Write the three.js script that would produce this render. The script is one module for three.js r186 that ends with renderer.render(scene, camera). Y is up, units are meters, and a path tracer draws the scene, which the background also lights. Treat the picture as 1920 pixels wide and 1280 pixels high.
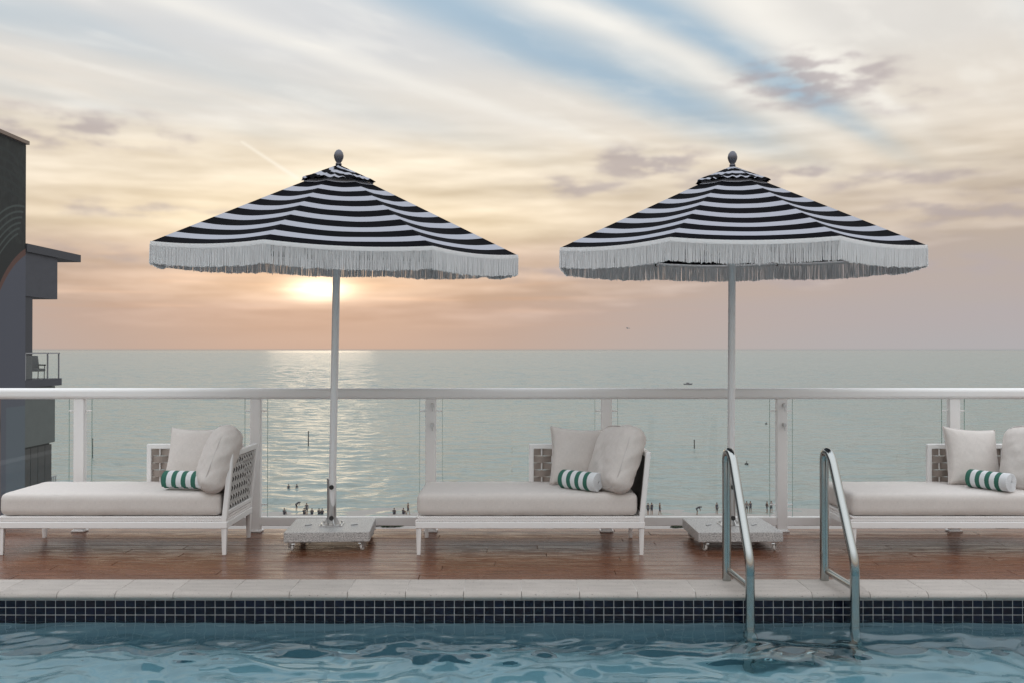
import * as THREE from 'three';
import { RoundedBoxGeometry } from 'three/addons/geometries/RoundedBoxGeometry.js';
import { mergeGeometries, mergeVertices } from 'three/addons/utils/BufferGeometryUtils.js';
import { MarchingCubes } from 'three/addons/objects/MarchingCubes.js';

// ---------------------------------------------------------------- camera, sky, sun, exposure
const EYE = 1.357;                                   // lens height above the deck
const scene = new THREE.Scene();
const camera = new THREE.PerspectiveCamera(37.24, 1024 / 682, 0.05, 60000);
camera.position.set(0, EYE, 0);
camera.lookAt(0, EYE + 0.079, -10);
const renderer = new THREE.WebGLRenderer({ antialias: true });
renderer.toneMapping = THREE.LinearToneMapping;
renderer.toneMappingExposure = 1.05;
renderer.shadowMap.enabled = true;

const SUN_AZ = -10.7, SUN_EL = 3.5;                  // degrees, right of and above the view axis
const rad = d => d * Math.PI / 180;
const sunDir = new THREE.Vector3(Math.sin(rad(SUN_AZ)) * Math.cos(rad(SUN_EL)), Math.sin(rad(SUN_EL)), -Math.cos(rad(SUN_AZ)) * Math.cos(rad(SUN_EL)));
const sun = new THREE.DirectionalLight(new THREE.Color(1.0, 0.80, 0.58), 0.02);
sun.position.copy(sunDir).multiplyScalar(60);
sun.castShadow = true; sun.shadow.radius = 11; sun.shadow.mapSize.set(2048, 2048);
Object.assign(sun.shadow.camera, { left: -20, right: 20, top: 20, bottom: -20, near: 1, far: 140 });
scene.add(sun, sun.target);

// ---- seeded noise
function rng(seed) { let s = seed >>> 0; return () => { s = (s + 0x6D2B79F5) >>> 0; let t = Math.imul(s ^ (s >>> 15), 1 | s); t = (t + Math.imul(t ^ (t >>> 7), 61 | t)) ^ t; return ((t ^ (t >>> 14)) >>> 0) / 4294967296; }; }
const R = rng(7);
const PERM = new Uint8Array(512), GX = new Float32Array(256), GY = new Float32Array(256);
{ const r = rng(99), p = [...Array(256).keys()]; for (let i = 255; i > 0; i--) { const j = Math.floor(r() * (i + 1)); [p[i], p[j]] = [p[j], p[i]]; } for (let i = 0; i < 512; i++) PERM[i] = p[i & 255]; for (let i = 0; i < 256; i++) { const a = r() * 6.28318; GX[i] = Math.cos(a); GY[i] = Math.sin(a); } }
function noise(x, y, wrap = 256) {                    // gradient noise, about -0.7 to 0.7
  const xi = Math.floor(x), yi = Math.floor(y), fx = x - xi, fy = y - yi;
  const m = n => ((n % wrap) + wrap) % wrap & 255;
  const x0 = m(xi), x1 = m(xi + 1), y0 = m(yi), y1 = m(yi + 1);
  const u = fx * fx * fx * (fx * (fx * 6 - 15) + 10), v = fy * fy * fy * (fy * (fy * 6 - 15) + 10);
  const g = (a, b, dx, dy) => { const h = PERM[PERM[a] + b]; return GX[h] * dx + GY[h] * dy; };
  const a = g(x0, y0, fx, fy), b = g(x1, y0, fx - 1, fy), c = g(x0, y1, fx, fy - 1), d = g(x1, y1, fx - 1, fy - 1);
  return a + u * (b - a) + v * (c - a + u * (a - b - c + d));
}
function fbm(x, y, oct = 4, wrap = 256) { let s = 0, a = 1, n = 0; for (let i = 0; i < oct; i++) { s += a * noise(x, y, wrap); n += a; x = x * 2 + 17.3 * (wrap === 256); y = y * 2 + 9.1 * (wrap === 256); wrap = Math.min(256, wrap * 2); a *= 0.5; } return s / n; }
const clamp = (x, a = 0, b = 1) => Math.min(b, Math.max(a, x));
const sstep = (a, b, x) => { const t = clamp((x - a) / (b - a)); return t * t * (3 - 2 * t); };
const lin = c => c <= 0.04045 ? c / 12.92 : ((c + 0.055) / 1.055) ** 2.4;

// ---- the sky: air, cirrus streets running towards the right, low bands of stratus round a veiled setting sun
const STOPS = [ // elevation, towards the sun, away from the sun (8 bit sRGB)
  [0, [200, 168, 148], [158, 155, 158]], [2, [202, 167, 144], [160, 152, 153]], [3.5, [217, 181, 152], [170, 158, 154]],
  [5, [212, 183, 158], [176, 162, 154]], [7, [243, 223, 190], [203, 187, 171]], [10, [242, 227, 203], [219, 206, 189]],
  [13, [227, 221, 212], [225, 216, 204]], [17, [211, 212, 213], [220, 216, 210]], [30, [214, 217, 220], [214, 217, 220]], [90, [212, 217, 224], [212, 217, 224]]];
const BLUE = [163, 185, 202], WHITE = [243, 239, 231], MAUVE = [166, 155, 158];
const PATCHES = [[16.6, 14.4, 3.8, 1.3, 1], [20, 13.2, 4, 1.0, .35], [7.6, 10.4, 3.0, 0.8, 1], [12, 9.4, 6, 0.8, .35], [3.6, 9.1, 3.4, 0.7, .5], [16, 9.4, 2.4, .7, .7], [-23.5, 11.3, 6, 1.1, .55], [-21, 7.4, 8, .5, .4],
  [25, 7.2, 6, 1.2, .5], [21, 9, 6, .8, .4], [-25, 4.9, 7, .7, .5], [20, 4.2, 12, 1.0, .45], [3, 4.4, 7, .8, .35]];
const gauss = (x, m, w) => Math.exp(-(((x - m) / w) ** 2));
function skyColor(az, el, out) {
  const da = ((az - SUN_AZ + 540) % 360) - 180, daN = Math.abs(da);
  const warm = Math.exp(-((da / 20) ** 2));
  const e0 = el + 0.5 * fbm(az / 7 + 3, el / 1.6 + 5, 3) * clamp(el / 2);
  let i = 0; while (i < STOPS.length - 2 && e0 > STOPS[i + 1][0]) i++;
  const t = sstep(0, 1, clamp((e0 - STOPS[i][0]) / (STOPS[i + 1][0] - STOPS[i][0])));
  const c = [0, 1, 2].map(k => { const w = STOPS[i][1][k] + t * (STOPS[i + 1][1][k] - STOPS[i][1][k]), q = STOPS[i][2][k] + t * (STOPS[i + 1][2][k] - STOPS[i][2][k]); return q + warm * (w - q); });
  const mix = (to, f) => { for (let k = 0; k < 3; k++) c[k] += (to[k] - c[k]) * f; };
  // cirrus streets: parallel lines on a high flat layer
  if (el > 6) {
    const dy = Math.tan(rad(el)), qx = Math.sin(rad(az)) / dy, qf = Math.cos(rad(az)) / dy;
    let n = 0.819 * qx - 0.574 * qf; const along = 0.574 * qx + 0.819 * qf;
    n += 0.13 * fbm(along * 0.9 + 4, n * 1.6, 4);
    const fade = sstep(8.5, 14.5, el);
    const wild = sstep(0.02, 0.30, fbm(n * 1.3 + 20, along * 0.35 + 3, 4)) * sstep(0.35, 0.75, Math.abs(n + 1.75));
    const gap = clamp(gauss(n, -1.83, 0.175) + 1.0 * gauss(n, -1.345, 0.10) + 0.22 * wild + 0.2 * gauss(n, -2.95, 0.2));
    const fine = fbm(along * 1.9, n * 5.0 + 2, 5), tuft = fbm(along * 5, n * 7, 4);
    mix(WHITE, fade * clamp(0.75 * gauss(n, -2.47, 0.09) + 0.85 * gauss(n, -1.55, 0.10) + 0.9 * gauss(n, -1.12, 0.11) + 0.4 * sstep(0, .4, fine)) * 0.85);
    mix(BLUE, fade * clamp(gap * (0.95 - 0.6 * clamp(fine + 0.5 * tuft))));
    const veil = fade * 5 * (fine + 0.6 * tuft); c[0] += veil; c[1] += veil; c[2] += veil;
  }
  // low layers
  const low = 1 - sstep(9, 15, el);
  const lay = fbm(az / 11 + 40, el * 0.85 - az * 0.03, 5), lay2 = fbm(az / 4 + 11, el * 1.9 + az * 0.05 + 7, 4);
  const d = low * sstep(0.3, 3, el) * (50 * lay + 26 * lay2); c[0] += d; c[1] += d * 1.03; c[2] += d * 1.05;
  // mid-level puffs, grey against the light
  let m = 0;
  for (const [pa, pe, ra, re, s] of PATCHES) { const a = (az - pa) / ra, b = (el - pe) / re; if (a * a + b * b < 6) m = Math.max(m, s * Math.exp(-(a * a + b * b))); }
  if (Math.abs(az) > 30) m = 0.8 * sstep(0.12, 0.45, fbm(az / 9 + 60, el / 3.4, 3)) * sstep(0, 10, el);
  if (m > 0.02) mix(MAUVE, clamp(sstep(0.02, 0.5, m * (0.5 + 2.4 * fbm(az * 0.42, el * 1.5 + 3, 6))) * 0.58));
  // vapour trail
  { const ax = -14.96, ay = 11.2, bx = -12.0, by = 9.4, L = (bx - ax) ** 2 + (by - ay) ** 2, h = clamp(((az - ax) * (bx - ax) + (el - ay) * (by - ay)) / L); const w = Math.hypot(az - ax - h * (bx - ax), el - ay - h * (by - ay)); mix([252, 244, 228], 0.75 * Math.exp(-((w / (0.05 + .05 * h)) ** 2))); }
  for (let k = 0; k < 3; k++) out[k] = lin(clamp(c[k], 0, 255) / 255);
  // veiled sun
  if (daN < 40) {
    const st = 1 + 1.1 * fbm(az / 6, el * 2.2 + 31, 4);
    const core = 1.5 * Math.exp(-((da / 1.5) ** 2 + ((el - 3.3) / 0.52) ** 2)) * st, ring = 0.26 * Math.exp(-((da / 4.6) ** 2 + ((el - 3.5) / 0.75) ** 2)) * st, wide = 0.12 * Math.exp(-((da / 11) ** 2 + ((el - 5) / 4.5) ** 2));
    const sl = 0.16 * Math.exp(-((da / 16) ** 2)) * sstep(0.05, 0.35, fbm(az / 10 + 9, el * 2.6 - az * .02, 3)) * gauss(el, 3.3, 1.6);
    out[0] += core + ring + wide + sl; out[1] += 0.86 * core + 0.70 * ring + 0.75 * wide + .55 * sl; out[2] += 0.62 * core + 0.42 * ring + 0.5 * wide + .28 * sl;
  }
  // gain rising overhead, added to the sky to brighten deck and furniture fronts
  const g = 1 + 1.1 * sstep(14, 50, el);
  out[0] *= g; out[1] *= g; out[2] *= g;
}
{
  const W = 4096, H = 2048, data = new Float32Array(W * H * 4), c = [0, 0, 0];
  for (let y = 0; y < H; y++) {
    const el = (y + 0.5) / H * 180 - 90;
    const step = el > 40 ? 8 : el > 22 ? 4 : 1;
    for (let x = 0; x < W; x += 1) {
      const o = (y * W + x) * 4; data[o + 3] = 1;
      if (el <= 0) { data[o] = 0.30; data[o + 1] = 0.32; data[o + 2] = 0.32; continue; }
      const a = (x + 0.5) / W * 2 * Math.PI - Math.PI;             // atan2(z, x)
      const az = ((a * 180 / Math.PI + 90 + 540) % 360) - 180;       // -z is straight ahead
      if (step > 1 && (x % step) && Math.abs(az) > 40) { data[o] = data[o - 4]; data[o + 1] = data[o - 3]; data[o + 2] = data[o - 2]; continue; }
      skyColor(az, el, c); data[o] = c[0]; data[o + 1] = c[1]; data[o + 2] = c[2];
    }
  }
  const sky = new THREE.DataTexture(data, W, H, THREE.RGBAFormat, THREE.FloatType);
  sky.mapping = THREE.EquirectangularReflectionMapping; sky.magFilter = sky.minFilter = THREE.LinearFilter; sky.needsUpdate = true;
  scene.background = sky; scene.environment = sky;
}

// ---------------------------------------------------------------- helpers
const taken = {};
const numbered = n => { const k = taken[n] = (taken[n] ?? -1) + 1; return k ? `${n}_${String(k).padStart(3, '0')}` : n; };
function shade(o) { o.castShadow = o.receiveShadow = true; return o; }
function tag(o, label, category, group, kind) { if (label) o.userData.label = label; if (category) o.userData.category = category; if (group) o.userData.group = group; if (kind) o.userData.kind = kind; return o; }
function thing(name, label, category, pos = [0, 0, 0], turn = 0, group) { const g = new THREE.Group(); g.name = numbered(name); g.position.set(...pos); g.rotation.y = turn; scene.add(g); return tag(g, label, category, group); }
function part(parent, name, geo, mat, kind) { const m = shade(new THREE.Mesh(Array.isArray(geo) ? join(geo) : geo, mat)); m.name = name; if (kind) m.userData.kind = kind; parent.add(m); return m; }
function solo(name, geo, mat, label, category, group) { const m = shade(new THREE.Mesh(Array.isArray(geo) ? join(geo) : geo, mat)); m.name = numbered(name); scene.add(m); return tag(m, label, category, group); }
function struct(name, geo, mat) { const m = shade(new THREE.Mesh(Array.isArray(geo) ? join(geo) : geo, mat)); m.name = numbered(name); m.userData.kind = 'structure'; scene.add(m); return m; }
function structGroup(name) { const g = new THREE.Group(); g.name = numbered(name); g.userData.kind = 'structure'; scene.add(g); return g; }
function join(list) { const keep = list.every(g => g.attributes.color) ? ['position', 'normal', 'uv', 'color'] : ['position', 'normal', 'uv']; return mergeGeometries(list.map(g => { g = g.index ? g.toNonIndexed() : g; for (const k of Object.keys(g.attributes)) if (!keep.includes(k)) g.deleteAttribute(k); if (!g.attributes.uv) g.setAttribute('uv', new THREE.BufferAttribute(new Float32Array(g.attributes.position.count * 2), 2)); return g; })); }
const at = (g, x, y, z, rx = 0, ry = 0, rz = 0) => { if (rz) g.rotateZ(rz); if (rx) g.rotateX(rx); if (ry) g.rotateY(ry); return g.translate(x, y, z); };
const box = (w, h, d, x = 0, y = 0, z = 0) => new THREE.BoxGeometry(w, h, d).translate(x, y, z);
const rbox = (w, h, d, r, x = 0, y = 0, z = 0, seg = 2) => new RoundedBoxGeometry(w, h, d, seg, r).translate(x, y, z);
const cyl = (r0, r1, h, x = 0, y = 0, z = 0, n = 20) => new THREE.CylinderGeometry(r1, r0, h, n).translate(x, y, z);
function bar(a, b, r, n = 12, r2 = r) { const A = new THREE.Vector3(...a), B = new THREE.Vector3(...b), d = B.clone().sub(A), g = new THREE.CylinderGeometry(r2, r, d.length(), n); g.translate(0, d.length() / 2, 0); g.applyQuaternion(new THREE.Quaternion().setFromUnitVectors(new THREE.Vector3(0, 1, 0), d.normalize())); return g.translate(A.x, A.y, A.z); }
// boxy uv in metres
function uvMetres(g, su = 1, ou = 0, ov = 0) { const p = g.attributes.position, n = g.attributes.normal, uv = new Float32Array(p.count * 2); for (let i = 0; i < p.count; i++) { const ax = Math.abs(n.getX(i)), ay = Math.abs(n.getY(i)), az = Math.abs(n.getZ(i)); let u, v; if (ay >= ax && ay >= az) { u = p.getX(i); v = p.getZ(i); } else if (ax >= az) { u = p.getZ(i); v = p.getY(i); } else { u = p.getX(i); v = p.getY(i); } uv[i * 2] = u * su + ou; uv[i * 2 + 1] = v * su + ov; } g.setAttribute('uv', new THREE.BufferAttribute(uv, 2)); return g; }
function tex(w, h, f, srgb = false) { const d = new Uint8Array(w * h * 4); for (let y = 0; y < h; y++) for (let x = 0; x < w; x++) { const c = f(x / w, y / h, x, y), o = (y * w + x) * 4; if (typeof c === 'number') d[o] = d[o + 1] = d[o + 2] = clamp(c) * 255; else { d[o] = clamp(c[0]) * 255; d[o + 1] = clamp(c[1]) * 255; d[o + 2] = clamp(c[2]) * 255; } d[o + 3] = 255; } const t = new THREE.DataTexture(d, w, h); t.wrapS = t.wrapT = THREE.RepeatWrapping; t.magFilter = THREE.LinearFilter; t.minFilter = THREE.LinearMipmapLinearFilter; t.generateMipmaps = true; if (srgb) t.colorSpace = THREE.SRGBColorSpace; t.needsUpdate = true; return t; }
const std = (r, g, b, o = {}) => new THREE.MeshStandardMaterial({ color: new THREE.Color().setRGB(r, g, b), roughness: 0.6, ...o });
const phy = (r, g, b, o = {}) => new THREE.MeshPhysicalMaterial({ color: new THREE.Color().setRGB(r, g, b), roughness: 0.6, ...o });
const rep = (t, u, v) => { const c = t.clone(); c.repeat.set(u, v); c.needsUpdate = true; return c; };

// ---------------------------------------------------------------- materials
const speckle = tex(512, 512, (u, v) => 0.5 + 0.45 * fbm(u * 64, v * 64, 3, 64));
const mottle = tex(512, 512, (u, v) => { const a = 0.92 + 0.16 * fbm(u * 6, v * 6, 5, 6); return [a, a * 0.995, a * 0.985]; });
const linenBump = tex(512, 512, (u, v, x, y) => 0.5 + 0.2 * Math.sin(x * Math.PI / 2) * (0.6 + fbm(u * 8, v * 128, 2, 8)) + 0.2 * Math.sin(y * Math.PI / 2) * (0.6 + fbm(u * 128, v * 8, 2, 8)));
const linenMap = tex(512, 512, (u, v) => { const a = 0.93 + 0.10 * noise(u * 12, v * 200, 200) + 0.10 * noise(u * 200, v * 12, 200) + 0.05 * fbm(u * 5, v * 5, 4, 5); return [a, a, a]; });
const M = {
  white: std(0.86, 0.85, 0.845, { roughness: 0.42 }),
  linen: phy(0.735, 0.685, 0.65, { roughness: 0.95, map: rep(linenMap, 3, 3), bumpMap: rep(linenBump, 4, 4), bumpScale: 0.0006, sheen: 0.25 }),
  piping: std(0.62, 0.58, 0.56, { roughness: 0.95 }),
  wicker: std(0.84, 0.82, 0.81, { roughness: 0.6 }),
  lattice: std(0.62, 0.61, 0.60, { roughness: 0.7 }),
  shadedWebbing: std(0.06, 0.052, 0.046, { roughness: 0.95, bumpMap: rep(speckle, 6, 6), bumpScale: 0.001 }),
  strap: std(0.34, 0.29, 0.26, { roughness: 0.85, bumpMap: rep(speckle, 8, 8), bumpScale: 0.0008 }),
  steel: std(0.40, 0.415, 0.405, { metalness: 1, roughness: 0.13 }),
  brushed: std(0.60, 0.60, 0.60, { metalness: 1, roughness: 0.34 }),
  anod: std(0.86, 0.86, 0.87, { metalness: 0.25, roughness: 0.4 }),
  finial: std(0.13, 0.13, 0.15, { metalness: 0.7, roughness: 0.35 }),
  dark: std(0.02, 0.02, 0.02, { roughness: 0.5 }),
  rubber: std(0.62, 0.60, 0.58, { roughness: 0.6 }),
  mortar: std(0.66, 0.64, 0.61, { roughness: 0.95 }),
  grout: std(0.47, 0.475, 0.48, { roughness: 0.9 }),
  glass: phy(0.965, 0.985, 0.975, { transmission: 1, thickness: 0, roughness: 0.0, ior: 1.5 }),
  glassEdge: phy(0.30, 0.42, 0.38, { roughness: 0.2 }),
};
const rows12 = (u, v) => fbm(u * 3, v * 24, 4, 3);
const granite = tex(512, 512, (u, v, x, y) => { const n = noise(u * 60, v * 60, 60), k = noise(u * 40 + 5, v * 40, 40); let a = 0.74 + 0.06 * fbm(u * 6, v * 6, 3, 6); if (n > 0.24) a = 0.56; else if (n < -0.26) a = 0.84; if (k > 0.40) a = 0.62; return [a, a * 0.99, a * 0.985]; }, true);
M.granite = std(0.95, 0.95, 0.95, { map: granite, roughness: 0.45 });
const travertine = tex(1024, 1024, (u, v) => { let a = 0.80 + 0.12 * fbm(u * 3, v * 9, 5, 3) + 0.05 * noise(u * 128, v * 128, 128); const pit = noise(u * 48, v * 80, 80); if (pit > 0.46) a -= 0.22; return [a, a * 0.975, a * 0.955]; }, true);
M.stone = [0.72, 0.67, 0.74].map((k, i) => { const t = travertine.clone(); t.offset.set(i * 0.31, i * 0.57); t.needsUpdate = true; return std(k, k * 0.96, k * 0.92, { map: t, roughness: 0.75, bumpMap: rep(speckle, 3, 3), bumpScale: 0.0008 }); });
function woodTex(seed) {
  return tex(1024, 256, (u, v) => {
    const warp = 0.35 * fbm(u * 4 + seed, v * 3, 3), g = fbm(u * 5 + seed * 3, v * 34 + warp * 18 + seed, 4), fib = noise(u * 60 + seed, v * 120 + u * 90), k = fbm(u * 2.2 + seed * 7, v * 2, 3);
    let a = 0.48 + 0.46 * g + 0.18 * fib + 0.3 * k; a = clamp(a, 0.12, 0.95);
    return [0.27 + 0.48 * a, 0.145 + 0.395 * a, 0.095 + 0.31 * a];
  }, true);
}
const woodBump = tex(1024, 256, (u, v) => 0.5 + 0.5 * fbm(u * 6, v * 48, 4));
const deckRough = tex(512, 512, (u, v) => 0.28 + 0.34 * fbm(u * 8, v * 8, 5, 8));
M.wood = [1, 2, 3].map(s => std(0.70, 0.61, 0.54, { map: woodTex(s * 3.7), bumpMap: woodBump, bumpScale: 0.0015, roughness: 1, roughnessMap: deckRough }));

// ---------------------------------------------------------------- ground, sea, terrace
const SEA = -22.64;
{
  // beach
  const g = new THREE.PlaneGeometry(900, 230, 180, 92).rotateX(-Math.PI / 2).translate(0, 0, 80 - 120);
  const p = g.attributes.position;
  for (let i = 0; i < p.count; i++) { const x = p.getX(i), D = -p.getZ(i); const edge = 150 + 3 * noise(x / 40, 1.5) + 1.2 * noise(x / 9, 7); p.setY(i, SEA + clamp((edge - D) * 0.03, -0.9, 1.4) + 0.05 * fbm(x / 6, D / 6, 3)); }
  g.computeVertexNormals(); uvMetres(g, 0.2);
  const sandMap = tex(512, 512, (u, v) => { const a = 0.82 + 0.22 * fbm(u * 10, v * 10, 5, 10); return [a, a * 0.985, a * 0.96]; });
  struct('beach', g, std(0.33, 0.31, 0.30, { map: sandMap, roughness: 0.85 }));
  // sea: a displaced near sheet with small swells, then a flat sheet to the horizon
  // wavelets as a normal map: slopes of about 0.2 at wavelengths from 1 to 12 m, tile 300 m
  const NW = 2048, hgt = new Float32Array(NW * NW);
  for (let y = 0; y < NW; y++) for (let x = 0; x < NW; x++) { const u = x / NW, v = y / NW, w = 0.6 * noise(u * 20, v * 20, 20); hgt[y * NW + x] = 0.55 * noise(u * 25 + w, v * 50 + w, 50) + 0.33 * noise(u * 64 + w, v * 128, 128) + 0.20 * noise(u * 140, v * 200, 200) + 0.11 * noise(u * 256, v * 256 + 3, 256); }
  const cell = 300 / NW;
  const seaNormal = tex(NW, NW, (u, v, x, y) => { const dx = (hgt[y * NW + (x + 1) % NW] - hgt[y * NW + (x + NW - 1) % NW]) / (2 * cell), dy = (hgt[((y + 1) % NW) * NW + x] - hgt[((y + NW - 1) % NW) * NW + x]) / (2 * cell), L = Math.hypot(dx, dy, 1); return [0.5 - 0.5 * dx / L, 0.5 - 0.5 * dy / L, 0.5 + 0.5 / L]; });
  const water = () => phy(0.165, 0.205, 0.197, { roughness: 0.26, ior: 1.33, normalMap: seaNormal, normalScale: new THREE.Vector2(0.8, 0.8) });
  const nx = 520, nz = 720, d0 = 143, d1 = 9000;
  const s = new THREE.PlaneGeometry(1, 1, nx, nz), q = s.attributes.position, uv = s.attributes.uv;
  for (let j = 0; j <= nz; j++) { const D = d0 * Math.pow(d1 / d0, j / nz), sc = Math.max(1, D / 300), v = D < 300 ? D : 300 * (1 + Math.log(D / 300)), amp = Math.min(sc, 3.2) * (1 - sstep(4000, 9000, D)); for (let i = 0; i <= nx; i++) {
    const k = j * (nx + 1) + i, X = (i / nx * 2 - 1) * 0.72 * D, Xs = X / sc;
    const off = D - 150 - 3 * noise(X / 40, 1.5);
    const ph = (D + 7 * fbm(X / 55, D / 60, 3)) / 10.5 * 2 * Math.PI, crest = off > 90 ? 0 : Math.pow(0.5 + 0.5 * Math.sin(ph), 6) * clamp(0.5 + 2.2 * fbm(X / 38 + 9, D / 14, 3));
    const near = clamp(1 - off / 75) * clamp(off / 5);
    const h = near * 0.55 * crest + amp * (0.42 * noise(Xs / 9 + v / 60, v / 5.5) + 0.22 * noise(Xs / 3.4 + 8, v / 2.8));
    q.setXYZ(k, X, SEA + h, -D); uv.setXY(k, X / 300, D / 300);
  } }
  const idx = s.index.array; for (let i = 0; i < idx.length; i += 3) { const a = idx[i]; idx[i] = idx[i + 1]; idx[i + 1] = a; }
  s.computeVertexNormals(); { const n = s.attributes.normal; if (n.getY(500) < 0) { for (let i = 0; i < idx.length; i += 3) { const a = idx[i]; idx[i] = idx[i + 1]; idx[i + 1] = a; } s.computeVertexNormals(); } }
  const near = struct('sea', s, water());
  const fg = new THREE.PlaneGeometry(84000, 42000, 1, 1).rotateX(-Math.PI / 2).translate(0, SEA - 0.75, -d0 - 6 - 21000);
  const farMesh = shade(new THREE.Mesh(fg, phy(0.165, 0.205, 0.197, { roughness: 0.26, ior: 1.33 }))); farMesh.name = 'open_water'; near.add(farMesh);
}
const D_DECK = 5.99, D_WALL = 5.69, D_RAIL = 7.58, D_EDGE = 7.70, HALF = 6.2, WATER = -0.161;
struct('terrace_building', [box(2 * HALF + 1, 20.2, 17.5, 0, SEA + 10.6, 1.2)], std(0.55, 0.54, 0.52, { roughness: 0.8 }));
{
  // deck boards
  const deck = structGroup('deck');
  part(deck, 'deck_substrate', [box(2 * HALF, 0.30, D_EDGE - D_DECK, 0, -0.175, -(D_EDGE + D_DECK) / 2)], M.wood[0]);
  const n = 13, w = (D_EDGE - D_DECK - 0.004) / n;
  for (let i = 0; i < n; i++) {
    let x = -HALF + R() * -0.01, first = 0.7 + 1.7 * R();
    while (x < HALF - 0.02) {
      const L = Math.min(first || 2.42, HALF - x); first = 0;
      const g = rbox(L - 0.003, 0.024, w - 0.004, 0.003, 0, 0, 0, 1); uvMetres(g, 1); const uv = g.attributes.uv, ou = R() * 7, ov = R();
      for (let k = 0; k < uv.count; k++) uv.setXY(k, uv.getX(k) / 1.6 + ou, uv.getY(k) / 0.5 + ov);
      const m = part(deck, 'plank', g, M.wood[Math.floor(R() * 3)]);
      m.position.set(x + L / 2, -0.0125 + (R() - 0.5) * 0.0015, -(D_DECK + (i + 0.5) * w)); x += L;
    }
  }
  part(deck, 'fascia', box(2 * HALF, 0.34, 0.03, 0, -0.185, -D_EDGE - 0.016), M.white);
  // coping stones with a bullnose
  const coping = structGroup('pool_coping');
  const P = 0.325, dep = D_DECK - D_WALL + 0.012, sh = new THREE.Shape();
  sh.moveTo(0, -0.042); sh.lineTo(dep - 0.018, -0.042); sh.quadraticCurveTo(dep + 0.006, -0.040, dep + 0.008, -0.024); sh.quadraticCurveTo(dep + 0.006, -0.006, dep - 0.022, -0.001); sh.lineTo(0.004, 0.0015); sh.lineTo(0, -0.001); sh.lineTo(0, -0.042);
  for (let k = -20; k < 20; k++) {
    const x = 0.0535 + k * P; if (x < -HALF || x + P > HALF) continue;
    const g = new THREE.ExtrudeGeometry(sh, { depth: P - 0.005, bevelEnabled: true, bevelSize: 0.0012, bevelThickness: 0.0012, bevelSegments: 1, curveSegments: 6 });
    g.rotateY(-Math.PI / 2); g.translate(P - 0.0025, 0, 0); uvMetres(g, 1.4, R() * 3, R() * 3);
    const m = part(coping, 'coping_stone', g, M.stone[Math.floor(R() * 3)]); m.position.set(x, (R() - 0.5) * 0.0012, -D_DECK + 0.0015); m.rotation.y = 0;
  }
  part(coping, 'mortar_bed', box(2 * HALF, 0.038, dep - 0.03, 0, -0.0200, -(D_DECK + D_WALL) / 2 - 0.008), M.mortar);
  // pool shell
  const NEAR = 0.75, DEEP = -0.74, pool = structGroup('pool_shell');
  const plaster = std(0.76, 0.79, 0.79, { roughness: 0.8, map: mottle }), render = std(0.30, 0.37, 0.40, { roughness: 0.8, map: mottle });
  part(pool, 'pool_wall', box(2 * HALF + 0.5, 0.172, 0.285, 0, -0.0425 - 0.086, -D_WALL - 0.1425 + 0.0022), M.grout); part(pool, 'pool_wall', box(2 * HALF + 0.5, 1.335, 0.285, 0, -0.2146 - 0.6675, -D_WALL - 0.1425 + 0.0035), render);
  part(pool, 'pool_floor', uvMetres(box(2 * HALF + 0.5, 0.2, D_WALL - NEAR + 0.6, 0, DEEP - 0.1, -(D_WALL + NEAR) / 2), 0.5), plaster);
  part(pool, 'side_wall', box(0.25, 1.5, D_WALL - NEAR, -HALF - 0.12, -0.79, -(D_WALL + NEAR) / 2), plaster);
  part(pool, 'side_wall', box(0.25, 1.5, D_WALL - NEAR, HALF + 0.12, -0.79, -(D_WALL + NEAR) / 2), plaster);
  part(pool, 'near_wall', box(2 * HALF + 0.5, 1.5, 0.25, 0, -0.79, -NEAR + 0.125), plaster);
  part(pool, 'near_terrace', box(2 * HALF + 0.5, 0.12, 8, 0, -0.06, -NEAR + 4.03), M.stone[0]);
  // mosaic: faceted glazed tiles, pitch 56 x 41.5 mm
  const TW = 0.0559, TH = 0.0415, gap = 0.0044;
  const tileGeo = v => { // a slab whose face is cut by one or two creases
    const w = (TW - gap) / 2, h = (TH - gap) / 2, z = [0.0045, 0.0045, 0.0045, 0.0045], r = rng(50 + v); let c = 0.0045;
    const a = 0.0026;
    if (v % 4 === 0) z[0] += a; else if (v % 4 === 1) { z[1] += a; } else if (v % 4 === 2) { c += a * 0.8; z[r() > .5 ? 2 : 3] += a * .6; } else { z[2] += a * 0.5; z[3] += a * .3; }
    const P = [[-w, -h, z[0]], [w, -h, z[1]], [w, h, z[2]], [-w, h, z[3]], [(r() - .5) * w * .5, (r() - .5) * h * .5, c], [-w, -h, -0.004], [w, -h, -0.004], [w, h, -0.004], [-w, h, -0.004]];
    const F = [];
    if (v % 2) F.push([0, 1, 3], [1, 2, 3]); else if (v % 4 === 0) F.push([0, 1, 2], [0, 2, 3]); else F.push([0, 1, 4], [1, 2, 4], [2, 3, 4], [3, 0, 4]);
    for (let i = 0; i < 4; i++) { const j = (i + 1) % 4; F.push([i + 5, j + 5, j], [i + 5, j, i]); }
    const g = new THREE.BufferGeometry(); g.setAttribute('position', new THREE.Float32BufferAttribute(F.flatMap(f => f.flatMap(k => P[k])), 3)); g.setAttribute('uv', new THREE.Float32BufferAttribute(F.flatMap(f => f.flatMap(k => [P[k][0] * 8, P[k][1] * 8])), 2)); g.computeVertexNormals(); return g;
  };
  const tg = [...Array(8).keys()].map(tileGeo);
  const glaze = [[0.004, 0.006, 0.016], [0.005, 0.007, 0.015], [0.003, 0.004, 0.011], [0.006, 0.008, 0.021], [0.007, 0.007, 0.015]].map(c => phy(...c, { roughness: 0.16, specularIntensity: 0.55, bumpMap: rep(speckle, 1, 1), bumpScale: 0.0004 }));
  const rest = [];
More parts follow.
